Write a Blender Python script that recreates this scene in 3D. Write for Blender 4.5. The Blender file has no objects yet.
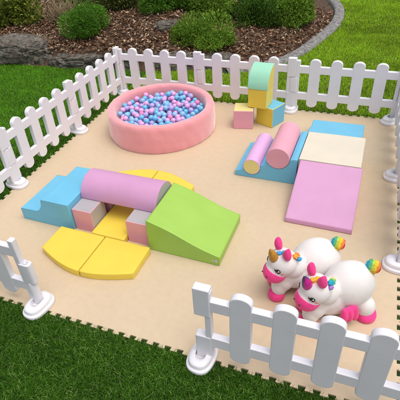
import bpy, bmesh, math, random
import numpy as np
from mathutils import Vector, Matrix, noise

random.seed(7)
rng = np.random.default_rng(7)
S = bpy.context.scene
COL = S.collection
R = math.radians

# ------------------------------------------------------------------ camera
YAW, PITCH, ROLL = -0.4558, 0.6398, -0.0948
fw = Vector((math.sin(YAW) * math.cos(PITCH), math.cos(YAW) * math.cos(PITCH), -math.sin(PITCH)))
r0 = Vector((math.cos(YAW), -math.sin(YAW), 0))
u0 = r0.cross(fw)
c_, s_ = math.cos(ROLL), math.sin(ROLL)
rr = c_ * r0 + s_ * u0
uu = -s_ * r0 + c_ * u0
cam = bpy.data.cameras.new('camera')
camo = bpy.data.objects.new('camera', cam)
COL.objects.link(camo)
M = Matrix((rr, uu, -fw)).transposed().to_4x4()
M.translation = Vector((2.9753, -4.6998, 2.2739))
camo.matrix_world = M
cam.sensor_width = 36
cam.sensor_fit = 'HORIZONTAL'
cam.lens = 436.119 / 400 * 36
cam.shift_x = (200 - 179.057) / 400
cam.shift_y = -(200 - 199.085) / 400
cam.clip_start = 0.05
cam.clip_end = 500
S.camera = camo

# ------------------------------------------------------------------ light
SUN_EL, SUN_AZ = 72, 105          # azimuth clockwise from +Y (the back of the garden)
w = bpy.data.worlds.new('World')
S.world = w
w.use_nodes = True
nt = w.node_tree
bg = nt.nodes['Background']
sky = nt.nodes.new('ShaderNodeTexSky')
sky.sky_type = 'NISHITA'
sky.sun_disc = False
sky.sun_elevation = R(SUN_EL)
sky.sun_rotation = R(SUN_AZ)
sky.air_density = 1.0
sky.dust_density = 6.0
sky.ozone_density = 0.6
hs = nt.nodes.new('ShaderNodeHueSaturation')
hs.inputs['Saturation'].default_value = 0.5
nt.links.new(sky.outputs[0], hs.inputs['Color'])
nt.links.new(hs.outputs[0], bg.inputs['Color'])
bg.inputs['Strength'].default_value = 0.15
sl = bpy.data.lights.new('sun', 'SUN')
sl.energy = 0.55
sl.angle = R(60)
sl.color = (1, 0.98, 0.95)
so = bpy.data.objects.new('sun', sl)
COL.objects.link(so)
sd = Vector((math.sin(R(SUN_AZ)) * math.cos(R(SUN_EL)), math.cos(R(SUN_AZ)) * math.cos(R(SUN_EL)), math.sin(R(SUN_EL))))
so.rotation_euler = sd.to_track_quat('Z', 'Y').to_euler()
so.location = (0, 0, 6)
S.view_settings.view_transform = 'Standard'
S.view_settings.look = 'None'
S.view_settings.exposure = 0.17
S.view_settings.gamma = 1.0
S.view_settings.use_curve_mapping = False

# ------------------------------------------------------------------ materials
def srgb(r, g, b):
    f = lambda c: ((c / 255 + 0.055) / 1.055) ** 2.4 if c > 10 else c / 255 / 12.92
    return (f(r), f(g), f(b), 1)

def mat(name, col, rough=0.55, var=0.06, vscale=6.0, bump=0.0, bscale=40.0, spec=0.5, attr=None, sheen=0.0, detail=4, dist=0.01):
    m = bpy.data.materials.new(name)
    m.use_nodes = True
    t = m.node_tree
    b = t.nodes['Principled BSDF']
    b.inputs['Roughness'].default_value = rough
    b.inputs['Specular IOR Level'].default_value = spec
    if sheen:
        b.inputs['Sheen Weight'].default_value = sheen
        b.inputs['Sheen Roughness'].default_value = 0.5
    tc = t.nodes.new('ShaderNodeTexCoord')
    n = t.nodes.new('ShaderNodeTexNoise')
    n.inputs['Scale'].default_value = vscale
    n.inputs['Detail'].default_value = detail
    t.links.new(tc.outputs['Object'], n.inputs['Vector'])
    mr = t.nodes.new('ShaderNodeMapRange')
    mr.inputs['From Min'].default_value = 0.3
    mr.inputs['From Max'].default_value = 0.7
    mr.inputs['To Min'].default_value = 1 - var
    mr.inputs['To Max'].default_value = 1 + var
    t.links.new(n.outputs['Fac'], mr.inputs['Value'])
    mx = t.nodes.new('ShaderNodeVectorMath')
    mx.operation = 'SCALE'
    if attr:
        a = t.nodes.new('ShaderNodeAttribute')
        a.attribute_name = attr
        t.links.new(a.outputs['Color'], mx.inputs[0])
    else:
        mx.inputs[0].default_value = col[:3]
    t.links.new(mr.outputs[0], mx.inputs['Scale'])
    t.links.new(mx.outputs[0], b.inputs['Base Color'])
    if bump:
        n2 = t.nodes.new('ShaderNodeTexNoise')
        n2.inputs['Scale'].default_value = bscale
        n2.inputs['Detail'].default_value = 3
        t.links.new(tc.outputs['Object'], n2.inputs['Vector'])
        bp = t.nodes.new('ShaderNodeBump')
        bp.inputs['Strength'].default_value = bump
        bp.inputs['Distance'].default_value = dist
        t.links.new(n2.outputs['Fac'], bp.inputs['Height'])
        t.links.new(bp.outputs[0], b.inputs['Normal'])
    return m

def thin_leaf(name, rough=0.6, through=0.4):
    m = mat(name, (0.1, 0.1, 0.1), rough=rough, var=0.12, vscale=4, attr='col', spec=0.12)
    t = m.node_tree
    b = t.nodes['Principled BSDF']
    src = b.inputs['Base Color'].links[0].from_socket
    tr = t.nodes.new('ShaderNodeBsdfTranslucent')
    t.links.new(src, tr.inputs['Color'])
    ms = t.nodes.new('ShaderNodeMixShader')
    ms.inputs[0].default_value = through
    t.links.new(b.outputs[0], ms.inputs[1])
    t.links.new(tr.outputs[0], ms.inputs[2])
    t.links.new(ms.outputs[0], t.nodes['Material Output'].inputs['Surface'])
    return m

def vinyl(name, col):
    m = mat(name, col, rough=0.42, var=0.035, vscale=5, bump=0.30, bscale=7, dist=0.014, spec=0.4)
    t = m.node_tree
    b = t.nodes['Principled BSDF']
    prev = b.inputs['Normal'].links[0].from_node
    tc = next(n for n in t.nodes if n.type == 'TEX_COORD')
    mp = t.nodes.new('ShaderNodeMapping')
    mp.inputs['Scale'].default_value = (3.0, 4.6, 4.0)
    mp.inputs['Rotation'].default_value = (0.3, 0.2, 0.7)
    t.links.new(tc.outputs['Object'], mp.inputs['Vector'])
    n = t.nodes.new('ShaderNodeTexNoise')
    n.inputs['Scale'].default_value = 1.6
    n.inputs['Detail'].default_value = 2
    n.inputs['Distortion'].default_value = 0.6
    t.links.new(mp.outputs[0], n.inputs['Vector'])
    bp = t.nodes.new('ShaderNodeBump')
    bp.inputs['Strength'].default_value = 0.22
    bp.inputs['Distance'].default_value = 0.02
    t.links.new(n.outputs['Fac'], bp.inputs['Height'])
    t.links.new(bp.outputs[0], prev.inputs['Normal'])
    g = t.nodes.new('ShaderNodeTexNoise')
    g.inputs['Scale'].default_value = 420
    t.links.new(tc.outputs['Object'], g.inputs['Vector'])
    b2 = t.nodes.new('ShaderNodeBump')
    b2.inputs['Strength'].default_value = 0.12
    b2.inputs['Distance'].default_value = 0.002
    t.links.new(g.outputs['Fac'], b2.inputs['Height'])
    t.links.new(b2.outputs[0], bp.inputs['Normal'])
    return m

WHITE = mat('white_plastic', (0.80, 0.785, 0.83), rough=0.42, var=0.03, vscale=5, bump=0.12, bscale=60, dist=0.004)
HOLE = mat('dark_hole', (0.03, 0.03, 0.03), rough=0.8)
PINKV = vinyl('pink_vinyl', (0.77, 0.36, 0.45))
LILAC = vinyl('lilac_vinyl', (0.61, 0.315, 0.52))
ORCHID = vinyl('orchid_vinyl', (0.73, 0.44, 0.72))
BLUE = vinyl('blue_vinyl', (0.155, 0.49, 0.70))
GREEN = vinyl('green_vinyl', (0.33, 0.55, 0.09))
YELLOW = vinyl('yellow_vinyl', (0.80, 0.60, 0.075))
BUTTER = vinyl('butter_vinyl', (0.80, 0.69, 0.27))
LEMON = vinyl('lemon_vinyl', (0.82, 0.68, 0.14))
GREY = vinyl('grey_vinyl', (0.42, 0.40, 0.41))
CREAM = vinyl('cream_vinyl', (0.71, 0.65, 0.525))
MINT = vinyl('mint_vinyl', (0.33, 0.70, 0.50))
SALMON = mat('salmon_velvet', (0.83, 0.325, 0.35), rough=0.7, var=0.03, vscale=9, bump=0.35, bscale=13, dist=0.014, sheen=0.9, spec=0.2)
PITIN = mat('pit_base_cloth', (0.5, 0.3, 0.4), rough=0.8)
PLUSH = mat('white_plush', (0.80, 0.77, 0.75), rough=0.9, var=0.03, vscale=14, bump=0.35, bscale=260, dist=0.003, sheen=0.2, spec=0.2)
HOTPINK = mat('hot_pink_plush', (0.90, 0.055, 0.27), rough=0.75, var=0.10, vscale=24, bump=0.3, bscale=200, dist=0.003, sheen=0.2, spec=0.25)
BLACK = mat('black_print', (0.012, 0.012, 0.015), rough=0.3)
EYEW = mat('white_print', (0.85, 0.85, 0.85), rough=0.3)
BLUSH = mat('blush_print', (0.85, 0.30, 0.33), rough=0.8)
LABEL = mat('label_white', (0.75, 0.75, 0.74), rough=0.5)
LABELG = mat('label_print', (0.30, 0.30, 0.32), rough=0.5)

def two_tone(name, c1, c2, axis='Z', pos=0.0, soft=0.02, nz=0.35):
    m = bpy.data.materials.new(name)
    m.use_nodes = True
    t = m.node_tree
    b = t.nodes['Principled BSDF']
    b.inputs['Roughness'].default_value = 0.3
    tc = t.nodes.new('ShaderNodeTexCoord')
    vo = t.nodes.new('ShaderNodeTexVoronoi')
    vo.inputs['Scale'].default_value = 150
    t.links.new(tc.outputs['Object'], vo.inputs['Vector'])
    sp = t.nodes.new('ShaderNodeSeparateXYZ')
    t.links.new(tc.outputs['Object'], sp.inputs[0])
    mr = t.nodes.new('ShaderNodeMapRange')
    mr.inputs['From Min'].default_value = pos - soft
    mr.inputs['From Max'].default_value = pos + soft
    t.links.new(sp.outputs[axis], mr.inputs['Value'])
    mx = t.nodes.new('ShaderNodeMix')
    mx.data_type = 'RGBA'
    mx.inputs['A'].default_value = (*c1, 1)
    mx.inputs['B'].default_value = (*c2, 1)
    t.links.new(mr.outputs[0], mx.inputs['Factor'])
    mv = t.nodes.new('ShaderNodeMapRange')
    mv.inputs['To Min'].default_value = 1 - nz
    mv.inputs['To Max'].default_value = 1 + nz
    sc = t.nodes.new('ShaderNodeSeparateColor')
    t.links.new(vo.outputs['Color'], sc.inputs[0])
    t.links.new(sc.outputs[0], mv.inputs['Value'])
    vm = t.nodes.new('ShaderNodeVectorMath')
    vm.operation = 'SCALE'
    t.links.new(mx.outputs['Result'], vm.inputs[0])
    t.links.new(mv.outputs[0], vm.inputs['Scale'])
    t.links.new(vm.outputs[0], b.inputs['Base Color'])
    return m

# ------------------------------------------------------------------ helpers
def link(name, me, parent=None, mats=()):
    o = bpy.data.objects.new(name, me)
    COL.objects.link(o)
    if parent:
        o.parent = parent
    for m in (mats if isinstance(mats, (list, tuple)) else [mats]):
        if m:
            me.materials.append(m)
    return o

def tag(o, label=None, cat=None, group=None, kind=None):
    if label: o['label'] = label
    if cat: o['category'] = cat
    if group: o['group'] = group
    if kind: o['kind'] = kind
    return o

def empty(name, loc=(0, 0, 0), rz=0):
    o = bpy.data.objects.new(name, None)
    COL.objects.link(o)
    o.location = loc
    o.rotation_euler = (0, 0, rz)
    o.empty_display_size = 0.1
    return o

def copy_tree(o, parent=None):
    c = o.copy()
    COL.objects.link(c)
    if parent: c.parent = parent
    for ch in list(o.children):
        copy_tree(ch, c)
    return c

def to_mesh(bm, smooth=True, name='m'):
    bmesh.ops.recalc_face_normals(bm, faces=bm.faces[:])
    me = bpy.data.meshes.new(name)
    bm.to_mesh(me)
    bm.free()
    if smooth:
        me.shade_smooth()
    return me

def wn(o):
    m = o.modifiers.new('wn', 'WEIGHTED_NORMAL')
    m.keep_sharp = True
    m.weight = 80
    return o

def bevel_all(bm, w, seg=2, angle=25):
    ed = [e for e in bm.edges if len(e.link_faces) == 2 and e.calc_face_angle(0) > R(angle)]
    if ed and w > 0:
        bmesh.ops.bevel(bm, geom=ed, offset=w, segments=seg, profile=0.5, affect='EDGES', clamp_overlap=True)

def prism_bm(pts, a, b, axis='Y', bev=0.01, seg=3, idx=None, angle=25):
    """pts: 2D outline, extruded along axis from a to b. axis Y: pts are (x,z); X: (y,z); Z: (x,y). idx: material per side face, then cap a, cap b"""
    bm = bmesh.new()
    def P(p, h):
        return {'Y': (p[0], h, p[1]), 'X': (h, p[0], p[1]), 'Z': (p[0], p[1], h)}[axis]
    A = [bm.verts.new(P(p, a)) for p in pts]
    B = [bm.verts.new(P(p, b)) for p in pts]
    n = len(pts)
    for i in range(n):
        f = bm.faces.new((A[i], A[(i + 1) % n], B[(i + 1) % n], B[i]))
        if idx: f.material_index = idx[i]
    f = bm.faces.new(A)
    if idx: f.material_index = idx[n]
    f = bm.faces.new(B)
    if idx: f.material_index = idx[n + 1]
    bmesh.ops.recalc_face_normals(bm, faces=bm.faces[:])
    bevel_all(bm, bev, seg, angle)
    return bm

def prism(name, pts, a, b, axis, m, parent=None, bev=0.01, seg=3, idx=None, angle=25):
    o = link(name, to_mesh(prism_bm(pts, a, b, axis, bev, seg, idx, angle)), parent, m)
    return wn(o)

def piping(o, pts, a, b, axis, bev, m):
    """raised welt sewn along the two outlines of a foam block"""
    n = len(pts)
    P = [Vector(p) for p in pts]
    area = sum(P[i].x * P[(i + 1) % n].y - P[(i + 1) % n].x * P[i].y for i in range(n))
    sg = 1 if area > 0 else -1
    k = 0.27 * bev
    ins = []
    for i in range(n):
        d1 = (P[i] - P[i - 1]).normalized(); d2 = (P[(i + 1) % n] - P[i]).normalized()
        n1 = Vector((-d1.y, d1.x)) * sg; n2 = Vector((-d2.y, d2.x)) * sg
        ins.append(P[i] + (n1 + n2) / max(0.5, 1 + n1.dot(n2)) * k)
    f = {'Y': lambda p, h: (p[0], h, p[1]), 'X': lambda p, h: (h, p[0], p[1]), 'Z': lambda p, h: (p[0], p[1], h)}[axis]
    dirn = 1 if b > a else -1
    keep = [i for i in range(n) if (ins[i] - ins[i - 1]).length > 1e-4]
    Q = [ins[i] for i in keep]
    m_ = len(Q)
    for h in (a + dirn * k, b - dirn * k):
        bm = bmesh.new()
        rings = []
        for i in range(m_):
            d1 = (Q[i] - Q[i - 1]).normalized(); d2 = (Q[(i + 1) % m_] - Q[i]).normalized()
            nn = (Vector((-d1.y, d1.x)) + Vector((-d2.y, d2.x)))
            nn = nn.normalized() / max(0.6, nn.length / 2)
            ring = []
            for q in range(8):
                c, z = 0.0024 * math.cos(q * math.pi / 4), 0.0024 * math.sin(q * math.pi / 4)
                ring.append(bm.verts.new(f(Q[i] + nn * c, h + z)))
            rings.append(ring)
        for i in range(m_):
            A_, B_ = rings[i], rings[(i + 1) % m_]
            for q in range(8):
                bm.faces.new((A_[q], A_[(q + 1) % 8], B_[(q + 1) % 8], B_[q]))
        link('piping', to_mesh(bm), o, m)

def box(name, x0, x1, y0, y1, z0, z1, m, parent=None, bev=0.01, idx=None, seg=3):
    return prism(name, [(x0, z0), (x1, z0), (x1, z1), (x0, z1)], y0, y1, 'Y', m, parent, bev, seg, idx)

def ell_bm(bm, c, r, seg=24, ring=16, rot=None):
    T = Matrix.Translation(c) @ (rot.to_4x4() if rot else Matrix.Identity(4)) @ Matrix.Diagonal((*r, 1))
    bmesh.ops.create_uvsphere(bm, u_segments=seg, v_segments=ring, radius=1, matrix=T)

def lathe_bm(prof, seg=48, bm=None, c=(0, 0, 0), ry=1.0):
    bm = bm or bmesh.new()
    rings = []
    for (r, z) in prof:
        if r < 1e-6:
            rings.append([bm.verts.new((c[0], c[1], c[2] + z))])
        else:
            rings.append([bm.verts.new((c[0] + r * math.cos(2 * math.pi * i / seg), c[1] + r * ry * math.sin(2 * math.pi * i / seg), c[2] + z)) for i in range(seg)])
    for a, b in zip(rings, rings[1:]):
        for i in range(seg):
            j = (i + 1) % seg
            if len(a) == 1 and len(b) == 1: continue
            if len(a) == 1: bm.faces.new((a[0], b[i], b[j]))
            elif len(b) == 1: bm.faces.new((a[i], a[j], b[0]))
            else: bm.faces.new((a[i], a[j], b[j], b[i]))
    return bm

def tube_bm(pts, rad, seg=8, bm=None):
    bm = bm or bmesh.new()
    prev = None
    for k, p in enumerate(pts):
        p = Vector(p)
        d = (Vector(pts[min(k + 1, len(pts) - 1)]) - Vector(pts[max(k - 1, 0)])).normalized()
        q = d.to_track_quat('Z', 'Y')
        rd = rad[k] if isinstance(rad, (list, tuple)) else rad
        ring = [bm.verts.new(p + q @ Vector((rd * math.cos(2 * math.pi * i / seg), rd * math.sin(2 * math.pi * i / seg), 0))) for i in range(seg)]
        if prev:
            for i in range(seg):
                bm.faces.new((prev[i], prev[(i + 1) % seg], ring[(i + 1) % seg], ring[i]))
        else:
            bm.faces.new(ring[::-1])
        prev = ring
    bm.faces.new(prev)
    return bm

def np_mesh(name, V, F, cols=None):
    """V (n,3), F (m,k) faces with k verts; cols per vertex (n,3)"""
    me = bpy.data.meshes.new(name)
    n, (m, k) = len(V), F.shape
    me.vertices.add(n)
    me.vertices.foreach_set('co', np.ascontiguousarray(V, np.float32).ravel())
    me.loops.add(m * k)
    me.loops.foreach_set('vertex_index', np.ascontiguousarray(F, np.int32).ravel())
    me.polygons.add(m)
    me.polygons.foreach_set('loop_start', np.arange(0, m * k, k, dtype=np.int32))
    me.polygons.foreach_set('loop_total', np.full(m, k, np.int32))
    me.update(calc_edges=True)
    if cols is not None:
        a = me.color_attributes.new('col', 'FLOAT_COLOR', 'POINT')
        a.data.foreach_set('color', np.concatenate([cols, np.ones((n, 1))], 1).astype(np.float32).ravel())
    me.validate()
    return me

# ------------------------------------------------------------------ setting: lawn, planting bed
def in_poly(x, y, poly):
    ins = np.zeros(len(x), bool)
    n = len(poly)
    for i in range(n):
        x0, y0 = poly[i]; x1, y1 = poly[(i + 1) % n]
        c = ((y0 > y) != (y1 > y)) & (x < (x1 - x0) * (y - y0) / (y1 - y0 + 1e-12) + x0)
        ins ^= c
    return ins

def dist_line(x, y, line):
    d = np.full(len(x), 1e9)
    for (x0, y0), (x1, y1) in zip(line, line[1:]):
        vx, vy = x1 - x0, y1 - y0
        t = np.clip(((x - x0) * vx + (y - y0) * vy) / (vx * vx + vy * vy), 0, 1)
        d = np.minimum(d, np.hypot(x - x0 - t * vx, y - y0 - t * vy))
    return d

BORDER = [(-12, 0.3), (-6, 0.45), (-3, 0.60), (-2.09, 0.62), (-1.25, 0.68), (-0.77, 0.74), (-0.1, 0.76), (0.46, 0.90), (1.08, 1.06), (1.5, 1.32),
          (1.76, 1.62), (1.92, 2.05), (2.05, 2.6), (2.17, 3.2), (2.21, 3.8), (2.16, 4.4), (1.98, 5.0), (1.7, 5.6), (1.3, 6.4), (0.8, 7.6), (0.2, 10), (-1, 14)]
BED = BORDER + [(-12, 14)]

def bed_z(x, y):
    x = np.atleast_1d(np.asarray(x, float)); y = np.atleast_1d(np.asarray(y, float))
    d = dist_line(x, y, BORDER)
    ins = in_poly(x, y, BED)
    wall = 0.17 * np.clip((0.9 - x) / 1.2, 0, 1)
    z = wall * np.clip(d / 0.15, 0, 1) + 0.45 * (1 - np.exp(-d / 1.6))
    z = np.where(ins, z - 0.02, -0.06)
    return z

lawn_m = mat('lawn_soil', (0.022, 0.045, 0.008), rough=0.95, var=0.5, vscale=30, bump=0.4, bscale=60, attr=None)
GZ = -0.014
bm = bmesh.new()
for (a, b, c, d) in [(-150, -150, 150, 150)]:
    bm.faces.new([bm.verts.new(p) for p in [(a, b, GZ), (c, b, GZ), (c, d, GZ), (a, d, GZ)]])
tag(link('lawn', to_mesh(bm, False), None, lawn_m), kind='structure')

# planting bed terrain
gx = np.arange(-12, 2.6, 0.09); gy = np.arange(0.1, 14, 0.09)
X, Y = np.meshgrid(gx, gy)
Z = bed_z(X.ravel(), Y.ravel())
Z = Z + np.array([noise.noise((x * 3, y * 3, 0)) * 0.025 for x, y in zip(X.ravel(), Y.ravel())]) * (Z > -0.05)
nx, ny = len(gx), len(gy)
ii = np.arange(nx * ny).reshape(ny, nx)
F = np.stack([ii[:-1, :-1], ii[:-1, 1:], ii[1:, 1:], ii[1:, :-1]], -1).reshape(-1, 4)
keep = (Z[F] > -0.05).any(1)
bed_m = mat('bark_soil', (0.085, 0.048, 0.028), rough=0.95, var=0.55, vscale=22, bump=0.8, bscale=45, dist=0.03)
me = np_mesh('planting_bed', np.stack([X.ravel(), Y.ravel(), Z], 1), F[keep])
me.shade_smooth()
tag(link('planting_bed', me, None, bed_m), kind='structure')

# ------------------------------------------------------------------ foam floor mat
def lerp(a, b, t): return (a[0] + (b[0] - a[0]) * t, a[1] + (b[1] - a[1]) * t)
MC = [(0.03, 0.01), (3.325, 0.005), (3.40, -3.305), (0.095, -3.395)]
def tooth_edge(a, b, n):
    L = math.hypot(b[0] - a[0], b[1] - a[1])
    ux, uy = (b[0] - a[0]) / L, (b[1] - a[1]) / L
    ox, oy = -uy, ux
    p = L / n
    out = []
    d = 0.024
    for i in range(n):
        for (t, o) in [(0.0, 0), (0.22, 0), (0.215, d * .45), (0.17, d * .8), (0.19, d), (0.73, d), (0.75, d * .8), (0.705, d * .45), (0.70, 0)]:
            if t == 0.0 and i > 0: continue
            s = (i + t) * p
            out.append((a[0] + ux * s + ox * o, a[1] + uy * s + oy * o))
    return out
outl = []
for i in range(4):
    outl += tooth_edge(MC[i], MC[(i + 1) % 4], 42)      # MC runs clockwise, so the left normal points outward
mat_m = bpy.data.materials.new('foam_mat')
mat_m.use_nodes = True
t = mat_m.node_tree
b = t.nodes['Principled BSDF']
b.inputs['Roughness'].default_value = 0.62
b.inputs['Specular IOR Level'].default_value = 0.35
tc = t.nodes.new('ShaderNodeTexCoord')
n1 = t.nodes.new('ShaderNodeTexNoise'); n1.inputs['Scale'].default_value = 1.6; n1.inputs['Detail'].default_value = 5
n2 = t.nodes.new('ShaderNodeTexNoise'); n2.inputs['Scale'].default_value = 130; n2.inputs['Detail'].default_value = 2
n3 = t.nodes.new('ShaderNodeTexNoise'); n3.inputs['Scale'].default_value = 22; n3.inputs['Detail'].default_value = 4
for n_ in (n1, n2, n3): t.links.new(tc.outputs['Object'], n_.inputs['Vector'])
br = t.nodes.new('ShaderNodeTexBrick')
br.offset = 0.0
br.inputs['Scale'].default_value = 1.0
br.inputs['Brick Width'].default_value = 0.6
br.inputs['Row Height'].default_value = 0.6
br.inputs['Mortar Size'].default_value = 0.0022
br.inputs['Mortar Smooth'].default_value = 0.3
br.inputs['Color1'].default_value = (0.605, 0.475, 0.320, 1)
br.inputs['Color2'].default_value = (0.60, 0.478, 0.330, 1)
br.inputs['Mortar'].default_value = (0.572, 0.448, 0.30, 1)
# interlocking seam: shift the lookup by a small square wave
mp = t.nodes.new('ShaderNodeMapping')
mp.inputs['Location'].default_value = (0.13, 0.21, 0)
t.links.new(tc.outputs['Object'], mp.inputs['Vector'])
t.links.new(mp.outputs[0], br.inputs['Vector'])
mr = t.nodes.new('ShaderNodeMapRange'); mr.inputs['From Min'].default_value = 0.3; mr.inputs['From Max'].default_value = 0.7
mr.inputs['To Min'].default_value = 0.975; mr.inputs['To Max'].default_value = 1.025
t.links.new(n1.outputs['Fac'], mr.inputs['Value'])
mr3 = t.nodes.new('ShaderNodeMapRange'); mr3.inputs['From Min'].default_value = 0.3; mr3.inputs['From Max'].default_value = 0.7
mr3.inputs['To Min'].default_value = 0.97; mr3.inputs['To Max'].default_value = 1.03
t.links.new(n3.outputs['Fac'], mr3.inputs['Value'])
mu = t.nodes.new('ShaderNodeMath'); mu.operation = 'MULTIPLY'
t.links.new(mr.outputs[0], mu.inputs[0]); t.links.new(mr3.outputs[0], mu.inputs[1])
vm = t.nodes.new('ShaderNodeVectorMath'); vm.operation = 'SCALE'
t.links.new(br.outputs['Color'], vm.inputs[0]); t.links.new(mu.outputs[0], vm.inputs['Scale'])
t.links.new(vm.outputs[0], b.inputs['Base Color'])
bp = t.nodes.new('ShaderNodeBump'); bp.inputs['Strength'].default_value = 0.25; bp.inputs['Distance'].default_value = 0.004
t.links.new(n2.outputs['Fac'], bp.inputs['Height'])
bp2 = t.nodes.new('ShaderNodeBump'); bp2.inputs['Strength'].default_value = 0.35; bp2.inputs['Distance'].default_value = 0.03
t.links.new(n1.outputs['Fac'], bp2.inputs['Height']); t.links.new(bp.outputs[0], bp2.inputs['Normal'])
t.links.new(bp2.outputs[0], b.inputs['Normal'])
o = link('foam_mat', to_mesh(prism_bm(outl, -0.0135, 0.0, 'Z', 0), False), None, mat_m)
tag(o, 'large peach foam play mat with interlocking toothed edges lying on the lawn', 'play mat')

# ------------------------------------------------------------------ picket fence
L = 1.10
def rounded_picket(xc, w=0.115, z0=0.065, z1=0.602, th=0.044):
    h = w / 2
    pts = []
    n = 12
    sh = 0.80                                   # flattened round ends
    for i in range(n + 1):
        a = math.pi * i / n
        pts.append((xc + h * math.cos(a) * (1 if 0 < i < n else 1), z1 - h * sh + h * sh * math.sin(a)))
    for i in range(n + 1):
        a = math.pi + math.pi * i / n
        pts.append((xc + h * math.cos(a), z0 + h * sh + h * sh * math.sin(a)))
    return prism_bm(pts, -th / 2, th / 2, 'Y', 0.006, 2, angle=40)

def hollow_knuckle(xc, z0, z1, hx, hy, hole=0.016):
    bm = bmesh.new()
    n = 20
    def ring(z, s, r=None):
        vs = []
        for i in range(n):
            a = 2 * math.pi * i / n
            ca, sa = math.cos(a), math.sin(a)
            if r: p = (r * ca, r * sa)
            else:
                p = (hx * s * math.copysign(abs(ca) ** 0.55, ca), hy * s * math.copysign(abs(sa) ** 0.55, sa))
            vs.append(bm.verts.new((xc + p[0], p[1], z)))
        return vs
    rings = [ring(z0, .94), ring(z0 + .005, 1), ring(z1 - .006, 1), ring(z1, .88), ring(z1, 0, hole), ring(z1 - .05, 0, hole)]
    bm.faces.new(rings[0][::-1])
    for a, b_ in zip(rings, rings[1:]):
        for i in range(n):
            bm.faces.new((a[i], a[(i + 1) % n], b_[(i + 1) % n], b_[i]))
    bm.faces.new(rings[-1])
    return bm

panel = empty('picket_fence')
for i in range(4):
    wn(link('picket', to_mesh(rounded_picket(0.55 + 0.2178 * (i - 1.5))), panel, WHITE))
for z0, z1 in [(0.447, 0.526), (0.145, 0.226)]:
    box('rail', 0.05, L - 0.045, -0.0205, 0.0205, z0, z1, WHITE, panel, 0.005, seg=2)
# starting end: a slim stile with one knuckle at middle height
a = box('end_post', 0.026, 0.068, -0.021, 0.021, 0.062, 0.585, WHITE, panel, 0.008)
kn = link('knuckle', to_mesh(hollow_knuckle(0.012, 0.2285, 0.396, 0.047, 0.027)), a, WHITE); wn(kn)
# finishing end: a stile with a knuckle on top and one at the foot
bq = box('end_post', L - 0.066, L - 0.030, -0.021, 0.021, 0.062, 0.588, WHITE, panel, 0.006)
box('knuckle', L - 0.063, L + 0.028, -0.0255, 0.0255, 0.3995, 0.607, WHITE, bq, 0.007, seg=2)
box('knuckle', L - 0.061, L + 0.030, -0.0255, 0.0255, 0.030, 0.2255, WHITE, bq, 0.007, seg=2)

base = None
def base_bm():
    bm = bmesh.new()
    n = 40
    hx, hy = 0.080, 0.115
    rings = []
    for (s, z) in [(0.985, 0.0), (1.0, 0.004), (1.0, 0.020), (0.97, 0.026), (0.86, 0.029), (0.835, 0.033), (0.80, 0.050), (0.74, 0.059), (0.55, 0.064), (0.40, 0.0645)]:
        vs = []
        for i in range(n):
            a = 2 * math.pi * i / n
            ca, sa = math.cos(a), math.sin(a)
            k = hy - (1 - s) * hx
            vs.append(bm.verts.new((hx * s * math.copysign(abs(ca) ** 0.8, ca), k * math.copysign(abs(sa) ** 0.72, sa), z)))
        rings.append(vs)
    bm.faces.new(rings[0][::-1])
    for a, b_ in zip(rings, rings[1:]):
        for i in range(n):
            bm.faces.new((a[i], a[(i + 1) % n], b_[(i + 1) % n], b_[i]))
    # socket for the post
    n_ = n
    r1 = [bm.verts.new((0.040 * math.cos(2 * math.pi * i / n_), 0.040 * math.sin(2 * math.pi * i / n_), 0.063)) for i in range(n_)]
    r2 = [bm.verts.new((0.037 * math.cos(2 * math.pi * i / n_), 0.037 * math.sin(2 * math.pi * i / n_), 0.028)) for i in range(n_)]
    for a, b_ in ((rings[-1], r1), (r1, r2)):
        for i in range(n):
            bm.faces.new((a[i], a[(i + 1) % n], b_[(i + 1) % n], b_[i]))
    bm.faces.new(r2)
    return bm

GP = 'white picket fence panels round the play mat'
GB = 'white weighted feet under the fence posts'
B0, RT = 0.0214, 0.046
RC = lambda k: (3.3 + RT * k, -L * k)
LC = lambda k: (B0 * L * k, -L * k)
panels = [  # start, end, label
    ((0, 0), (L, 0), 'white picket fence panel directly behind the ball pit, nearest the boulders'),
    ((L, 0), (2 * L, 0), 'white picket fence panel directly behind the tower of small cubes'),
    ((2 * L, 0), (3.3, 0), 'white picket fence panel behind the blue step and cream block'),
    (LC(1), (0, 0), 'white picket fence panel between the boulders and the ball pit side'),
    (LC(2), LC(1), 'white picket fence panel beside the blue foam steps'),
    (LC(3), LC(2), 'white picket fence panel mostly cut off by the left photo edge'),
    ((3.3, 0), RC(1), 'white picket fence panel seen edge-on to the right of the cream block'),
    (RC(1), RC(2), 'white picket fence panel seen edge-on to the right of the rainbow tails'),
    (RC(3), (2.365, -3.331), 'white picket fence panel in front of the two toy unicorns, nearest the camera'),
    ((1.205, -3.335), (0.10, -3.335), 'white picket fence panel at the open front left, ending beside the yellow foam petals'),
]
for i, (a, b_, lab) in enumerate(panels):
    o = panel if i == 0 else copy_tree(panel)
    d = Vector((b_[0] - a[0], b_[1] - a[1]))
    d.normalize()
    e = Vector(b_) - d * L                         # the far end is the hinge
    o.location = (e.x, e.y, 0)
    o.rotation_euler = (0, 0, math.atan2(d.y, d.x))
    tag(o, lab, 'fence panel', GP)
    if i == 9:                                     # open end: its hinge pin goes down into a foot of its own
        pin = link('hinge_pin', to_mesh(lathe_bm([(0, .228), (.026, .228), (.029, .22), (.030, .05), (.030, .03), (0, .03)], 20, None, (0.012, 0, 0))), o, WHITE)
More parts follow.
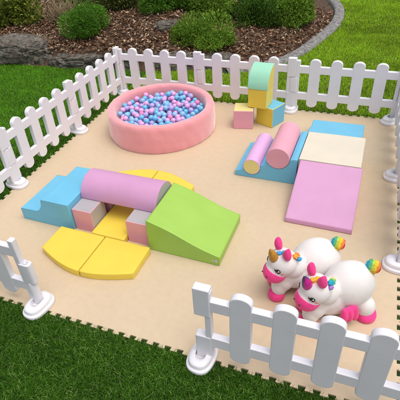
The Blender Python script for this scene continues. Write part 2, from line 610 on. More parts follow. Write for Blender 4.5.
bases = [((0, 0), 45, 'white oval fence foot at the far left corner, half hidden by the ball pit'),
         ((2 * L, 0), 0, 'white oval fence foot standing just right of the tower of small cubes'),
         ((3.255, -0.035), -35, 'white oval fence foot at the far right corner beyond the cream block'),
         (LC(1), 88, 'white oval fence foot between the ball pit and the lawn'),
         (LC(2), 88, 'white oval fence foot behind the lower blue foam step'),
         ((RC(1)[0], RC(1)[1] - .02), 88, 'white oval fence foot on the right side level with the pink foam ramp'),
         ((RC(2)[0], RC(2)[1] - .03), 88, 'white oval fence foot on the right side just behind the nearer rainbow tail'),
         ((2.365, -3.345), -4, 'white oval fence foot under the fence panel before the unicorns'),
         ((1.195, -3.36), -6, 'white oval fence foot under the open hinge tube near yellow cushions')]
base = None
for i, (p, rz, lab) in enumerate(bases):
    if base is None:
        base = link('post_stand', to_mesh(base_bm()), None, WHITE)
        wn(base); o = base
    else:
        o = base.copy(); COL.objects.link(o)
    o.location = (p[0], p[1], 0.001)
    o.rotation_euler = (0, 0, R(rz))
    tag(o, lab, 'fence foot', GB)

# ------------------------------------------------------------------ ball pit
PC = (0.932, -0.775)
PR, PT, PH = 0.582, 0.088, 0.298
pit = empty('ball_pit', (PC[0], PC[1], 0))
tag(pit, 'round salmon pink velvet ball pit with soft thick wall full of pastel balls', 'ball pit')
bm = bmesh.new()
seg = 160
prof = [(PR - PT, 0.02), (PR - PT - .004, .12), (PR - PT, PH - .03), (PR - PT + .012, PH - .006), (PR - PT / 2, PH + .004), (PR - .012, PH - .006), (PR, PH - .03), (PR + .006, .16), (PR + .003, .03), (PR - .006, .002), (PR - PT, .002)]
fine = []
for (r0_, z0_), (r1_, z1_) in zip(prof, prof[1:] + prof[:1]):
    for k in range(3): fine.append((r0_ + (r1_ - r0_) * k / 3, z0_ + (z1_ - z0_) * k / 3))
rings = []
for j in range(seg):
    a = 2 * math.pi * j / seg
    ring = []
    for (r_, z_) in fine:
        wob = 0.006 * noise.noise((math.cos(a) * 5, math.sin(a) * 5, z_ * 9)) + 0.003 * noise.noise((math.cos(a) * 16 + z_ * 10, math.sin(a) * 16, z_ * 6))
        fold = 0.0032 * max(0, math.sin(26 * a + 9 * z_ / PH + 2.5 * noise.noise((math.cos(a) * 3, math.sin(a) * 3, 4)))) ** 3
        rad = r_ + wob + 0.004 * math.sin(3 * a + 1) - (fold if r_ > PR - .02 or r_ < PR - PT + .01 else 0)
        ring.append(bm.verts.new((rad * math.cos(a), rad * math.sin(a), z_ + (0.5 * wob if z_ > .05 else 0))))
    rings.append(ring)
for j in range(seg):
    A_, B_ = rings[j], rings[(j + 1) % seg]
    for k in range(len(fine)):
        bm.faces.new((A_[k], B_[k], B_[(k + 1) % len(fine)], A_[(k + 1) % len(fine)]))
link('pit_wall', to_mesh(bm), pit, SALMON)
link('base_pad', to_mesh(lathe_bm([(0, .135), (PR - PT - .02, .135), (PR - PT - .012, .125), (PR - PT - .012, .01), (0, .01)], 64)), pit, PITIN)

ball_kinds = [('sky_blue', (0.16, 0.50, 0.78), 'shiny sky blue plastic ball lying in the pink ball pit'),
              ('powder_blue', (0.28, 0.52, 0.80), 'pale periwinkle blue plastic ball lying in the pink ball pit'),
              ('lavender', (0.47, 0.38, 0.74), 'lavender purple plastic ball lying in the pink ball pit'),
              ('orchid_pink', (0.78, 0.40, 0.70), 'pale orchid pink plastic ball lying in the pink ball pit'),
              ('rose_pink', (0.82, 0.25, 0.50), 'strong rose pink plastic ball lying in the pink ball pit')]
BR = 0.0295
bmeshes = []
for n_, c, lab in ball_kinds:
    bm = bmesh.new(); bmesh.ops.create_uvsphere(bm, u_segments=24, v_segments=14, radius=BR)
    me = to_mesh(bm); me.materials.append(mat('ball_' + n_, c, rough=0.16, var=0.03, spec=0.5)); bmeshes.append(me)
placed = []
ri = PR - PT - BR - 0.006
for k in range(299):
    best = None
    for tr in range(60):
        rad = ri * math.sqrt(random.random()); an = random.random() * 2 * math.pi
        x, y = rad * math.cos(an), rad * math.sin(an)
        z = 0.137 + BR
        for (px, py, pz) in placed:
            d2 = (x - px) ** 2 + (y - py) ** 2
            if d2 < (2 * BR) ** 2: z = max(z, pz + math.sqrt((2 * BR) ** 2 - d2))
        if best is None or z < best[2]: best = (x, y, z)
    placed.append(best)
for (x, y, z) in placed:
    k = random.choices(range(5), [30, 25, 17, 22, 6])[0]
    o = bpy.data.objects.new('pit_ball', bmeshes[k])
    COL.objects.link(o)
    o.location = (PC[0] + x, PC[1] + y, z)
    o.rotation_euler = (random.random() * 3, random.random() * 3, 0)
    tag(o, ball_kinds[k][2], 'ball', ball_kinds[k][0].replace('_', ' ') + ' balls in the ball pit')

# ------------------------------------------------------------------ left foam set
# steps
st = [(0.455, 0.0), (0.968, 0.0), (0.968, 0.255)]
st += [(0.720, 0.255), (0.705, 0.250), (0.700, 0.235), (0.694, 0.20), (0.680, 0.165), (0.655, 0.135), (0.625, 0.122), (0.455, 0.115)]
o = prism('step_block', st, -2.605, -2.085, 'Y', [BLUE], None, 0.009, 3, angle=32)
piping(o, st, -2.605, -2.085, 'Y', 0.009, BLUE)
tag(o, 'blue foam double step block at the left of the arch bridge', 'foam steps')
# arch
n = 18
yc, ar = -2.262, 0.162
pts = [(yc - ar * math.cos(math.pi * i / n), 0.203 + ar * math.sin(math.pi * i / n)) for i in range(n + 1)]
idx = [0] * (n + 1) + [1, 1]
o = prism('half_round_beam', pts, 0.972, 1.652, 'X', [LILAC, GREY], None, 0.007, 3, idx, angle=40)
piping(o, pts, 0.972, 1.652, 'X', 0.007, LILAC)
tag(o, 'long lilac half round foam beam with grey ends bridging the four pink blocks', 'foam beam')
GQ = 'pink and grey foam blocks carrying the half round beam'
for (x0, x1, y0, y1, lab) in [(0.972, 1.152, -2.575, -2.372, 'pink and grey foam block under the beam, against the front of the blue steps'),
                              (1.462, 1.650, -2.575, -2.372, 'pink and grey foam block under the beam, against the front of the green slide'),
                              (0.972, 1.152, -2.300, -2.100, 'pink and grey foam block under the back of the beam beside the blue steps'),
                              (1.462, 1.650, -2.290, -2.060, 'pink and grey foam block under the rear edge of the beam beside the slide top')]:
    o = box('foam_block', x0, x1, y0, y1, 0, 0.201, [PINKV, GREY], None, 0.0045, idx=[0, 1, 1, 0, 0, 0], seg=2)
    tag(o, lab, 'foam block', GQ)
# slide
sl_ = [(1.662, 0.0), (2.222, 0.0), (2.226, 0.082)] + [(2.222 - 0.545 * t_, 0.086 + 0.192 * (t_ + 0.10 * math.sin(2 * math.pi * t_) * -0.5)) for t_ in [i / 12 for i in range(1, 12)]] + [(1.680, 0.280), (1.662, 0.278)]
sld = empty('foam_slide'); tag(sld, 'lime green foam slide wedge sloping down to the right from the arch bridge', 'foam slide')
wd_o = prism('wedge', sl_, -2.612, -2.100, 'Y', [GREEN], sld, 0.010, 3, angle=30)
piping(wd_o, sl_, -2.612, -2.100, 'Y', 0.010, GREEN)
lb = box('label', 2.172, 2.206, -2.6150, -2.6132, 0.030, 0.052, LABEL, sld, 0.0)
prism('print', [(2.178, 0.044), (2.190, 0.044), (2.190, 0.049), (2.178, 0.049)], -2.6160, -2.6152, 'Y', LABELG, lb, 0)
prism('print', [(2.176, 0.034), (2.202, 0.034), (2.202, 0.040), (2.176, 0.040)], -2.6160, -2.6152, 'Y', LABELG, lb, 0)
# yellow flower of floor cushions
ym, yh = 1.302, 0.058
o = box('square_cushion', 1.158, 1.456, -2.632, -1.960, 0.001, yh - .004, YELLOW, None, 0.012)
tag(o, 'flat yellow foam cushion under the lilac beam between the pink blocks', 'foam cushion')
def petal(x_in, x_out, y_in, y_corner, y_arc, lab):
    sgn = 1 if x_out > x_in else -1
    pts = [(x_in, y_in), (x_out, y_in), (x_out, y_corner)]
    for i in range(1, 12):
        t_ = i / 12
        x = x_out + (x_in - x_out) * t_
        pts.append((x, y_corner + (y_arc - y_corner) * math.sin(t_ * math.pi / 2)))
    pts.append((x_in, y_arc))
    o = prism('petal_cushion', pts, 0.001, yh, 'Z', YELLOW, None, 0.012, 3, angle=30)
    piping(o, pts, 0.001, yh, 'Z', 0.012, YELLOW)
    tag(o, lab, 'foam cushion', 'yellow petal shaped floor cushions round the arch bridge')
petal(ym - .004, 0.885, -2.645, -2.905, -3.030, 'yellow petal shaped foam cushion on the mat at front left of the bridge')
petal(ym + .004, 1.692, -2.645, -2.925, -3.030, 'yellow petal shaped foam cushion on the mat in front of bridge and green slide')
petal(ym - .004, 0.93, -1.955, -1.80, -1.665, 'yellow petal shaped foam cushion behind the lilac beam, nearer the blue steps')
petal(ym + .004, 1.715, -1.955, -1.80, -1.665, 'yellow petal shaped foam cushion behind the lilac beam, nearer the green slide')

# ------------------------------------------------------------------ right foam set
H2 = 0.250
pk = [(-1.988, 0.0), (-1.434, 0.0), (-1.434, H2)] + [(-1.434 - 0.545 * t_, H2 - (H2 - 0.045) * t_ - 0.006 * math.sin(math.pi * t_)) for t_ in [i / 8 for i in range(1, 8)]] + [(-1.984, 0.043)]
o = prism('foam_ramp', pk, 2.555, 3.055, 'X', [LILAC], None, 0.010, 3)
piping(o, pk, 2.555, 3.055, 'X', 0.010, LILAC)
tag(o, 'lilac pink foam ramp wedge sloping towards the toy unicorns', 'foam ramp')
o = box('platform_block', 2.538, 3.040, -1.430, -0.925, 0, H2 + .002, CREAM, None, 0.010)
piping(o, [(2.538, 0), (3.040, 0), (3.040, H2 + .002), (2.538, H2 + .002)], -1.430, -0.925, 'Y', 0.010, CREAM)
tag(o, 'cream foam platform block between the pink ramp and the blue step', 'foam block')
o = prism('step_block', [(-0.921, 0), (-0.921, 0.170), (-0.67, 0.165), (-0.655, 0.158), (-0.635, 0.125), (-0.62, 0.12), (-0.405, 0.118), (-0.405, 0)], 2.512, 3.012, 'X', [BLUE], None, 0.009, 3)
tag(o, 'blue foam step block behind the cream platform, nearest the back fence', 'foam steps')
# wave ramp carrying two rollers
def wave_top(x):
    z = 0.052 + (x - 1.99) * (H2 - 0.052) / (2.500 - 1.99)
    z = min(z, H2)
    for (cx, cz, r_) in ROLL_:
        dx = x - cx
        if abs(dx) < r_: z = min(z, cz - math.sqrt(r_ * r_ - dx * dx))
    return z
ROLL_ = [(2.366, 0.240, 0.104), (2.138, 0.116, 0.081)]
xs = [1.985 + (2.534 - 1.985) * i / 110 for i in range(111)]
wv = [(1.985, 0), (2.534, 0)] + [(x, wave_top(x)) for x in reversed(xs)]
bm = prism_bm(wv, -1.457, -0.925, 'Y', 0.0, 1)
ed = [e for e in bm.edges if len(e.link_faces) == 2 and e.calc_face_angle(0) > R(70)]
bmesh.ops.bevel(bm, geom=ed, offset=0.006, segments=2, profile=0.5, affect='EDGES', clamp_overlap=True)
me = to_mesh(bm); me.set_sharp_from_angle(angle=R(40))
o = wn(link('wave_ramp', me, None, BLUE))
tag(o, 'blue scalloped foam ramp beside the cream block, holding two rollers', 'foam ramp')
def roller(cx, cz, r_, side, end, lab):
    n = 40
    pts = [(cx + (r_ - .002) * math.cos(2 * math.pi * i / n), cz + (r_ - .002) * math.sin(2 * math.pi * i / n)) for i in range(n)]
    o = prism('foam_roller', pts, -1.462, -0.950, 'Y', [side, end], None, 0.007, 3, [0] * n + [1, 1], angle=40)
    tag(o, lab, 'foam roller', 'foam rollers on the blue scalloped ramp')
roller(*ROLL_[0], PINKV, PINKV, 'large pink foam roller lying in the upper groove of the blue ramp')
roller(*ROLL_[1], ORCHID, BUTTER, 'small lilac foam roller with yellow end lying in the lower groove of the blue ramp')

# ------------------------------------------------------------------ tower of small blocks
def cube(name, c, s, rz, z0, mats, idx, lab, grp='small foam cubes stacked before the back fence'):
    o = box(name, -s / 2, s / 2, -s / 2, s / 2, 0, s, mats, None, 0.0045, idx=idx, seg=2)
    o.location = (c[0], c[1], z0); o.rotation_euler = (0, 0, R(rz))
    tag(o, lab, 'foam cube', grp)
# side order of box(): bottom, +x, top, -x, then front (-y), back (+y)
cube('foam_cube', (1.785, -0.475), 0.208, 12, 0.001, [PINKV, BUTTER, CREAM], [0, 2, 1, 0, 0, 1], 'small foam cube with pink front and pale yellow top, left in the tower')
cube('foam_cube', (2.045, -0.345), 0.215, -24, 0.001, [YELLOW, BLUE], [0, 1, 1, 0, 0, 1], 'small foam cube with yellow front and blue top, right in the tower')
cube('foam_cube', (1.938, -0.388), 0.203, -6, 0.218, [YELLOW, LEMON], [0, 1, 0, 0, 0, 0], 'small all yellow foam cube on top of the two lower cubes')
q = []
s = 0.215
for i in range(13):
    a = math.pi / 2 * i / 12
    q.append((s / 2 - s * math.cos(a), s * math.sin(a)))
q = [(s / 2, 0)] + q
bmq = prism_bm(q, -s / 2, s / 2, 'X', 0.0045, 2, [1] + [0] * 12 + [1, 1, 1], angle=40)
o = wn(link('quarter_round_block', to_mesh(bmq), None, [MINT, LEMON]))
o.location = (1.935, -0.385, 0.4225); o.rotation_euler = (0, 0, R(-4))
tag(o, 'mint green quarter round foam block with yellow sides on top of the tower', 'foam block')

# ------------------------------------------------------------------ toy unicorns
def remeshed(bm, voxel=0.008, it=10):
    me = bpy.data.meshes.new('tmp'); bm.to_mesh(me); bm.free()
    o = bpy.data.objects.new('tmp', me); COL.objects.link(o)
    m = o.modifiers.new('r', 'REMESH'); m.mode = 'VOXEL'; m.voxel_size = voxel
    s_m = o.modifiers.new('s', 'SMOOTH'); s_m.factor = 0.5; s_m.iterations = it
    dg = bpy.context.evaluated_depsgraph_get()
    me2 = bpy.data.meshes.new_from_object(o.evaluated_get(dg))
    bpy.data.objects.remove(o); bpy.data.meshes.remove(me)
    me2.shade_smooth()
    return me2

RAIN = [(0.03, 0.40, 0.55), (0.10, 0.50, 0.22), (0.55, 0.62, 0.08), (0.85, 0.55, 0.03), (0.85, 0.25, 0.04), (0.72, 0.05, 0.06)]
RAINM = [mat('rainbow_fleece_' + n_, c, rough=0.9, var=0.25, vscale=60, bump=0.6, bscale=140, dist=0.006) for n_, c in zip(['teal', 'green', 'lime', 'amber', 'orange', 'red'], RAIN)]
TUFT_BLUE = mat('blue_fleece', (0.08, 0.36, 0.70), rough=0.9, var=0.2, vscale=60, bump=0.6, bscale=140, dist=0.006)
TUFT_ORANGE = mat('orange_fleece', (0.88, 0.40, 0.06), rough=0.9, var=0.2, vscale=60, bump=0.6, bscale=140, dist=0.006)
TUFT_VIOLET = mat('violet_fleece', (0.40, 0.20, 0.60), rough=0.9, var=0.2, vscale=60, bump=0.6, bscale=140, dist=0.006)

def lumpy(c, r, m, name, parent, amp=0.12, f=40):
    bm = bmesh.new()
    ell_bm(bm, c, r, 44, 28)
    for v in bm.verts:
        d = (v.co - Vector(c))
        k = 1 + amp * noise.noise(v.co * f * 1.8) + 0.7 * amp * noise.noise(v.co * f * 2.6)
        v.co = Vector(c) + d * k
    return link(name, to_mesh(bm), parent, m)

def unicorn(loc, rz, horn_m, lab, tufts):
    u = empty('toy_unicorn', loc, rz)
    tag(u, lab, 'toy unicorn', 'white plush bouncy unicorns on the mat')
    HC = Vector((0.236, 0.043, 0.286))                    # head centre and its own axes
    HR = (Matrix.Rotation(R(6), 3, 'Z') @ Matrix.Rotation(R(9), 3, 'Y'))
    def H(x, y, z): return HC + HR @ Vector((x, y, z))
    bm = bmesh.new()
    ell_bm(bm, (-0.022, 0, 0.197), (0.162, 0.130, 0.160))
    ell_bm(bm, (0.11, 0, 0.155), (0.13, 0.105, 0.118))
    ell_bm(bm, (0.07, 0, 0.115), (0.165, 0.108, 0.095))
    ell_bm(bm, (0.19, 0.01, 0.165), (0.088, 0.090, 0.125))
    ell_bm(bm, (0.215, 0.02, 0.125), (0.075, 0.085, 0.085))
    ell_bm(bm, H(-0.004, 0, 0.016), (0.090, 0.091, 0.088), rot=HR)
    ell_bm(bm, H(0.052, 0, -0.040), (0.072, 0.072, 0.074), rot=HR)
    ell_bm(bm, H(-0.065, 0, -0.055), (0.085, 0.080, 0.085), rot=HR)
    legs = [(0.262, 0.055, 0.046, 0.0), (0.215, -0.06, 0.046, 0.0), (-0.095, 0.112, 0.055, 0), (-0.06, -0.115, 0.053, 0)]
    for (x, y, r_, fwd) in legs:
        ell_bm(bm, (x * 0.93, y * 0.88, 0.085), (r_ * 1.12, r_ * 1.12, 0.072))
    body = link('body', remeshed(bm, 0.0075, 8), u, PLUSH)
    for k, (x, y, r_, fwd) in enumerate(legs):
        hb = lathe_bm([(0, 0.001), (r_ * 1.02, 0.001), (r_ * 1.15, 0.008), (r_ * 1.18, 0.028), (r_ * 1.10, 0.046), (r_ * .9, 0.053), (0, .054)], 28)
        ho = link('hoof', to_mesh(hb), u, HOTPINK)
        ho.location = (x, y, 0)
    # wings: small pink flaps with three scalloped feathers low on the flanks
    for sy in (-1, 1):
        wb = bmesh.new()
        for q3 in range(3):
            ell_bm(wb, (-0.038 + 0.038 * q3, 0, -0.012 + .004 * q3), (0.0225, 0.022, 0.056), 16, 12)
        ell_bm(wb, (0.0, -sy * .006, 0.028), (0.058, 0.018, 0.026), 16, 12)
        wg = link('wing', remeshed(wb, 0.003, 3), u, HOTPINK)
        wg.location = (0.045, sy * 0.142, 0.112)
        wg.rotation_euler = (R(sy * 6), 0, R(sy * 4))
    # muzzle: pink mask proud of the lower face
    bm = bmesh.new()
    T = Matrix.Translation(H(0.053, 0, -0.041)) @ HR.to_4x4() @ Matrix.Diagonal((0.076, 0.075, 0.077, 1))
    bmesh.ops.create_uvsphere(bm, u_segments=40, v_segments=28, radius=1, matrix=T)
    for cut, nrm in ((H(0.10, 0, 0.014), HR @ Vector((-0.63, 0, 0.777))), (H(0.010, 0, -0.08), HR @ Vector((-1, 0, 0)))):
        g = bm.verts[:] + bm.edges[:] + bm.faces[:]
        bmesh.ops.bisect_plane(bm, geom=g, plane_co=cut, plane_no=nrm, clear_outer=True)
        bmesh.ops.holes_fill(bm, edges=[e for e in bm.edges if e.is_boundary])
    mz = link('muzzle', to_mesh(bm), u, HOTPINK)
    # smile stitched on the muzzle
    # nostrils
    for sy in (-1, 1):
        bm = bmesh.new(); ell_bm(bm, H(0.1255, sy * 0.026, -0.026), (0.004, 0.0055, 0.004), 10, 8, HR)
        link('nostril', to_mesh(bm), mz, BLACK)
    # eyes
    for sy in (-1, 1):
        d = Vector((0.72, sy * 0.68, 0.06)).normalized()
        p = Vector((0.090 * d.x, 0.091 * d.y, 0.088 * d.z)) * 0.995 + Vector((-0.004, 0, 0.016))
        q_ = (HR @ d).to_track_quat('Z', 'Y').to_matrix()
        bm = bmesh.new(); ell_bm(bm, HC + HR @ p, (0.0165, 0.0185, 0.0055), 20, 10, q_)
        ey = link('eye', to_mesh(bm), u, BLACK)
        bm = bmesh.new(); ell_bm(bm, HC + HR @ (p + d * 0.0040) + q_ @ Vector((0.005, 0.006, 0)), (0.0055, 0.0055, 0.003), 12, 8, q_)
        link('eye_glint', to_mesh(bm), ey, EYEW)
        bm = bmesh.new(); ell_bm(bm, HC + HR @ (p + d * 0.0040) + q_ @ Vector((-0.005, -0.007, 0)), (0.003, 0.003, 0.003), 12, 8, q_)
        link('eye_glint', to_mesh(bm), ey, EYEW)
        lb_ = bmesh.new()
        for k in range(3):
            a0 = HC + HR @ (p + d * 0.002) + q_ @ Vector((-sy * 0.013, 0.009 - k * .005, 0))
            a1 = a0 + q_ @ Vector((-sy * 0.012, 0.008 - k * .002, -0.004))
            tube_bm([a0, a1], [0.0016, 0.0008], 6, lb_)
        link('eyelashes', to_mesh(lb_), ey, BLACK)
        dc = Vector((0.50, sy * 0.84, -0.22)).normalized()
        pc = Vector((0.090 * dc.x, 0.091 * dc.y, 0.088 * dc.z)) * 1.0 + Vector((-0.004, 0, 0.016))
        qc = (HR @ dc).to_track_quat('Z', 'Y').to_matrix()
        bm = bmesh.new(); ell_bm(bm, HC + HR @ pc, (0.011, 0.009, 0.0025), 16, 8, qc)
        link('cheek', to_mesh(bm), u, BLUSH)
    # horn
    hb = lathe_bm([(0, -.02), (.029, -.02), (.031, 0), (.028, .020), (.0215, .045), (.012, .068), (.005, .082), (0, .086)], 24)
    ho = link('horn', to_mesh(hb), u, horn_m)
    ho.location = H(0.048, 0, 0.086)
    ho.rotation_euler = (HR @ Matrix.Rotation(R(12), 3, 'Y')).to_euler()
    # ears
    for sy in (-1, 1):
        eb = bmesh.new()
        ell_bm(eb, (0, 0, 0.040), (0.024, 0.032, 0.052), 20, 16)
        for v in eb.verts:
            k = max(0, (v.co.z - 0.035) / 0.06)
            v.co.y *= 1 - 0.72 * k
        er = link('ear', to_mesh(eb), u, HOTPINK)
        er.location = H(-0.012, sy * 0.047, 0.084)
        er.rotation_euler = (HR @ Matrix.Rotation(R(sy * 8), 3, 'Z') @ Matrix.Rotation(R(-4), 3, 'Y') @ Matrix.Rotation(R(-sy * 8), 3, 'X')).to_euler()
    # mane tufts between and behind the ears
    for (x, y, z, r_, m_) in tufts:
        lumpy(H(x, y, z), (r_, r_ * .9, r_ * .85), m_, 'mane_tuft', u, 0.3, 60)
    # tail: a round pompom in rainbow stripes
    tl = link('tail', to_mesh(ell_tail()), u, RAINM)
    tl.location = (-0.150, 0.02, 0.325); tl.rotation_euler = (0, R(10), -rz)
    return u

def ell_tail():
    bm = bmesh.new()
    ell_bm(bm, (0, 0, 0), (0.047, 0.040, 0.042), 36, 24, Matrix.Rotation(R(90), 3, 'Y'))
    for v in bm.verts:
        v.co *= 1 + 0.14 * noise.noise(v.co * 70) + 0.10 * noise.noise(v.co * 150)
    bm.faces.ensure_lookup_table()
    for f in bm.faces:
        x = f.calc_center_median().x + 0.004 * noise.noise(f.calc_center_median() * 60)
        f.material_index = min(5, max(0, int((x + 0.047) / 0.094 * 6)))
    return bm

NAVY = two_tone('navy_magenta_sequin', (0.035, 0.03, 0.12), (0.55, 0.02, 0.26), 'Y', 0.010, 0.005, 0.2)
GOLD = two_tone('gold_olive_sequin', (0.15, 0.12, 0.05), (0.50, 0.24, 0.03), 'Y', -0.001, 0.006, 0.2)
unicorn((3.06, -2.70, 0), R(218), NAVY, 'white plush toy unicorn with navy and magenta horn, nearer the fence',
        [(0.012, 0.004, 0.098, 0.021, TUFT_ORANGE), (-0.012, 0.012, 0.100, 0.021, RAINM[3]), (-0.070, 0.050, 0.072, 0.019, RAINM[0]), (-0.088, 0.040, 0.060, 0.018, RAINM[1]), (-0.060, 0.066, 0.058, 0.016, TUFT_VIOLET), (-0.10, 0.024, 0.048, 0.018, RAINM[2])])
unicorn((2.842, -2.555, 0), R(216), GOLD, 'white plush toy unicorn with golden brown horn, behind the other one',
        [(0.010, 0.002, 0.099, 0.019, TUFT_BLUE), (-0.014, 0.012, 0.100, 0.018, RAINM[0]), (-0.070, 0.048, 0.072, 0.018, TUFT_ORANGE), (-0.086, 0.036, 0.062, 0.018, RAINM[4]), (-0.088, 0.058, 0.046, 0.016, TUFT_BLUE)])

# ------------------------------------------------------------------ boulders
ROCK = mat('boulder_stone', (0.135, 0.120, 0.098), rough=0.9, var=0.75, vscale=13, bump=1.0, bscale=34, dist=0.03, detail=12)
def speckle(m, scale, col, lo, hi):
    t = m.node_tree
    b = t.nodes['Principled BSDF']
    src = b.inputs['Base Color'].links[0].from_socket
    tc = next(n for n in t.nodes if n.type == 'TEX_COORD')
    n = t.nodes.new('ShaderNodeTexNoise'); n.inputs['Scale'].default_value = scale; n.inputs['Detail'].default_value = 6; n.inputs['Roughness'].default_value = 0.7
    t.links.new(tc.outputs['Object'], n.inputs['Vector'])
    mr = t.nodes.new('ShaderNodeMapRange'); mr.inputs['From Min'].default_value = lo; mr.inputs['From Max'].default_value = hi
    t.links.new(n.outputs['Fac'], mr.inputs['Value'])
    mx = t.nodes.new('ShaderNodeMix'); mx.data_type = 'RGBA'
    t.links.new(mr.outputs[0], mx.inputs['Factor'])
    t.links.new(src, mx.inputs['A']); mx.inputs['B'].default_value = (*col, 1)
    t.links.new(mx.outputs['Result'], b.inputs['Base Color'])
speckle(ROCK, 30, (0.33, 0.31, 0.27), 0.60, 0.68)       # pale lichen
speckle(ROCK, 7, (0.085, 0.06, 0.035), 0.53, 0.66)      # earth stains
def boulder(c, s, rz, seed, lab, name='boulder'):
    bm = bmesh.new()
    bmesh.ops.create_icosphere(bm, subdivisions=6, radius=1)
    for v in bm.verts:
        p = v.co.copy()
        # squared-off, cracked lump
        q_ = Vector([math.copysign(abs(k) ** 0.62, k) for k in p])
        f = 1 + 0.16 * noise.noise(p * 1.6 + Vector((seed, 0, 0))) + 0.10 * noise.noise(p * 4 + Vector((0, seed, 0))) + 0.05 * noise.noise(p * 9 + Vector((0, 0, seed))) + .035 * noise.noise(p * 18) + .02 * noise.noise(p * 40)
        for fr, wd_, dp in ((2.3, .07, .08), (4.6, .08, .05)):
            cr = abs(noise.noise(p * fr + Vector((seed * 2, fr, 0))))
            if cr < wd_: f -= dp * (1 - cr / wd_)
        v.co = Vector((q_.x * s[0] * f, q_.y * s[1] * f, q_.z * s[2] * f))
    o = link(name, to_mesh(bm), None, ROCK)
    o.location = c; o.rotation_euler = (0, 0, R(rz))
    return tag(o, lab, 'boulder', 'boulders edging the bark bed')
boulder((-2.38, 0.93, 0.08), (0.66, 0.34, 0.25), 4, 1.3, 'largest grey boulder, at the left photo edge below the light green shrub')
boulder((-1.22, 0.96, 0.02), (0.50, 0.31, 0.165), 9, 4.1, 'long low grey boulder, second from the left edge, next to the largest one')
boulder((-0.45, 1.02, 0.03), (0.36, 0.25, 0.19), 3, 7.7, 'grey boulder behind the far left fence corner')
boulder((0.25, 1.10, 0.02), (0.36, 0.22, 0.16), 10, 9.2, 'flat grey boulder seen through the pickets behind the ball pit')
boulder((0.88, 1.24, 0.01), (0.30, 0.18, 0.12), 18, 12.4, 'small low boulder below the feathery shrub, where the stone border begins')
boulder((-3.75, 0.85, 0.08), (0.60, 0.36, 0.28), -5, 15.9, 'grey boulder at the far left, beyond the largest one')
boulder((-0.12, 1.78, 0.30), (0.20, 0.14, 0.13), 30, 21.3, 'pale small stone in the bark left of the feathery shrub')

# ------------------------------------------------------------------ stone border along the lawn
def resample(line, step):
    out = [Vector(line[0])]; acc = 0
    for p, q_ in zip(line, line[1:]):
        p, q_ = Vector(p), Vector(q_)
        d = (q_ - p).length; n_ = max(1, int(round(d / step)))
        for k in range(1, n_ + 1): out.append(p.lerp(q_, k / n_))
    return out
crv = BORDER[8:]
def smooth_line(line, it=3):
    for _ in range(it):
        new = [line[0]]
        for p, q_ in zip(line, line[1:]):
            new += [(p[0] * .75 + q_[0] * .25, p[1] * .75 + q_[1] * .25), (p[0] * .25 + q_[0] * .75, p[1] * .25 + q_[1] * .75)]
        new.append(line[-1]); line = new
    return line
ln = resample(smooth_line(crv), 0.02)
bm = bmesh.new()
prev = None; dist_ = 0
for k, p in enumerate(ln):
    d = (ln[min(k + 1, len(ln) - 1)] - ln[max(k - 1, 0)]).normalized()
    nrm = Vector((d.y, -d.x))                       # towards the lawn
    if k: dist_ += (p - ln[k - 1]).length
    groove = 0.022 if (dist_ % 0.27) < 0.022 else 0.0
    ring = []
    for (o_, z_) in [(-.02, -.03), (-.012, .03), (.004, .040), (.05, .044), (.10, .043), (.140, .038), (.158, .022), (.165, -.03)]:
        nn = 0.012 * noise.noise((p.x * 14, p.y * 14, o_ * 30)) + 0.008 * noise.noise((p.x * 40, p.y * 40, o_ * 60))
        q_ = p + nrm * (o_ + 0.008 * noise.noise((p.x * 5, p.y * 5, 3)))
        ring.append(bm.verts.new((q_.x, q_.y, z_ + (nn - groove if z_ > 0 else 0))))
    if prev:
        for i in range(len(ring) - 1): bm.faces.new((prev[i], prev[i + 1], ring[i + 1], ring[i]))
    prev = ring
KERB = mat('border_stone', (0.23, 0.225, 0.215), rough=0.9, var=0.55, vscale=22, bump=1.0, bscale=60, dist=0.015, detail=10)
speckle(KERB, 40, (0.40, 0.39, 0.37), 0.58, 0.70)
tag(link('garden_border', to_mesh(bm), None, KERB), 'curved grey stone border strip between the bark bed and bright lawn', 'garden border')

# ------------------------------------------------------------------ foliage builders
def quads_from(P, D, U, ln_, wd, fold=0.25, bend=0.15):
    """leaf rhombi: base P, direction D, up-ish U, arrays"""
    Sx = np.cross(D, U); Sx /= np.linalg.norm(Sx, axis=1, keepdims=True) + 1e-9
    N = np.cross(Sx, D)
    a = P
    m1 = P + D * (ln_ * .45)[:, None] + Sx * (wd / 2)[:, None] + N * (wd * fold)[:, None]
    m2 = P + D * (ln_ * .45)[:, None] - Sx * (wd / 2)[:, None] + N * (wd * fold)[:, None]
    tp = P + D * ln_[:, None] - N * (ln_ * bend)[:, None]
    V = np.stack([a, m1, tp, m2], 1).reshape(-1, 3)
    F = np.arange(len(V)).reshape(-1, 4)
    return V, F

def unit(v): return v / (np.linalg.norm(v, axis=-1, keepdims=True) + 1e-9)

LEAF = thin_leaf('shrub_leaf', 0.5, 0.3)
TWIG = mat('shrub_twig', (0.11, 0.075, 0.05), rough=0.9, var=0.3, vscale=20)

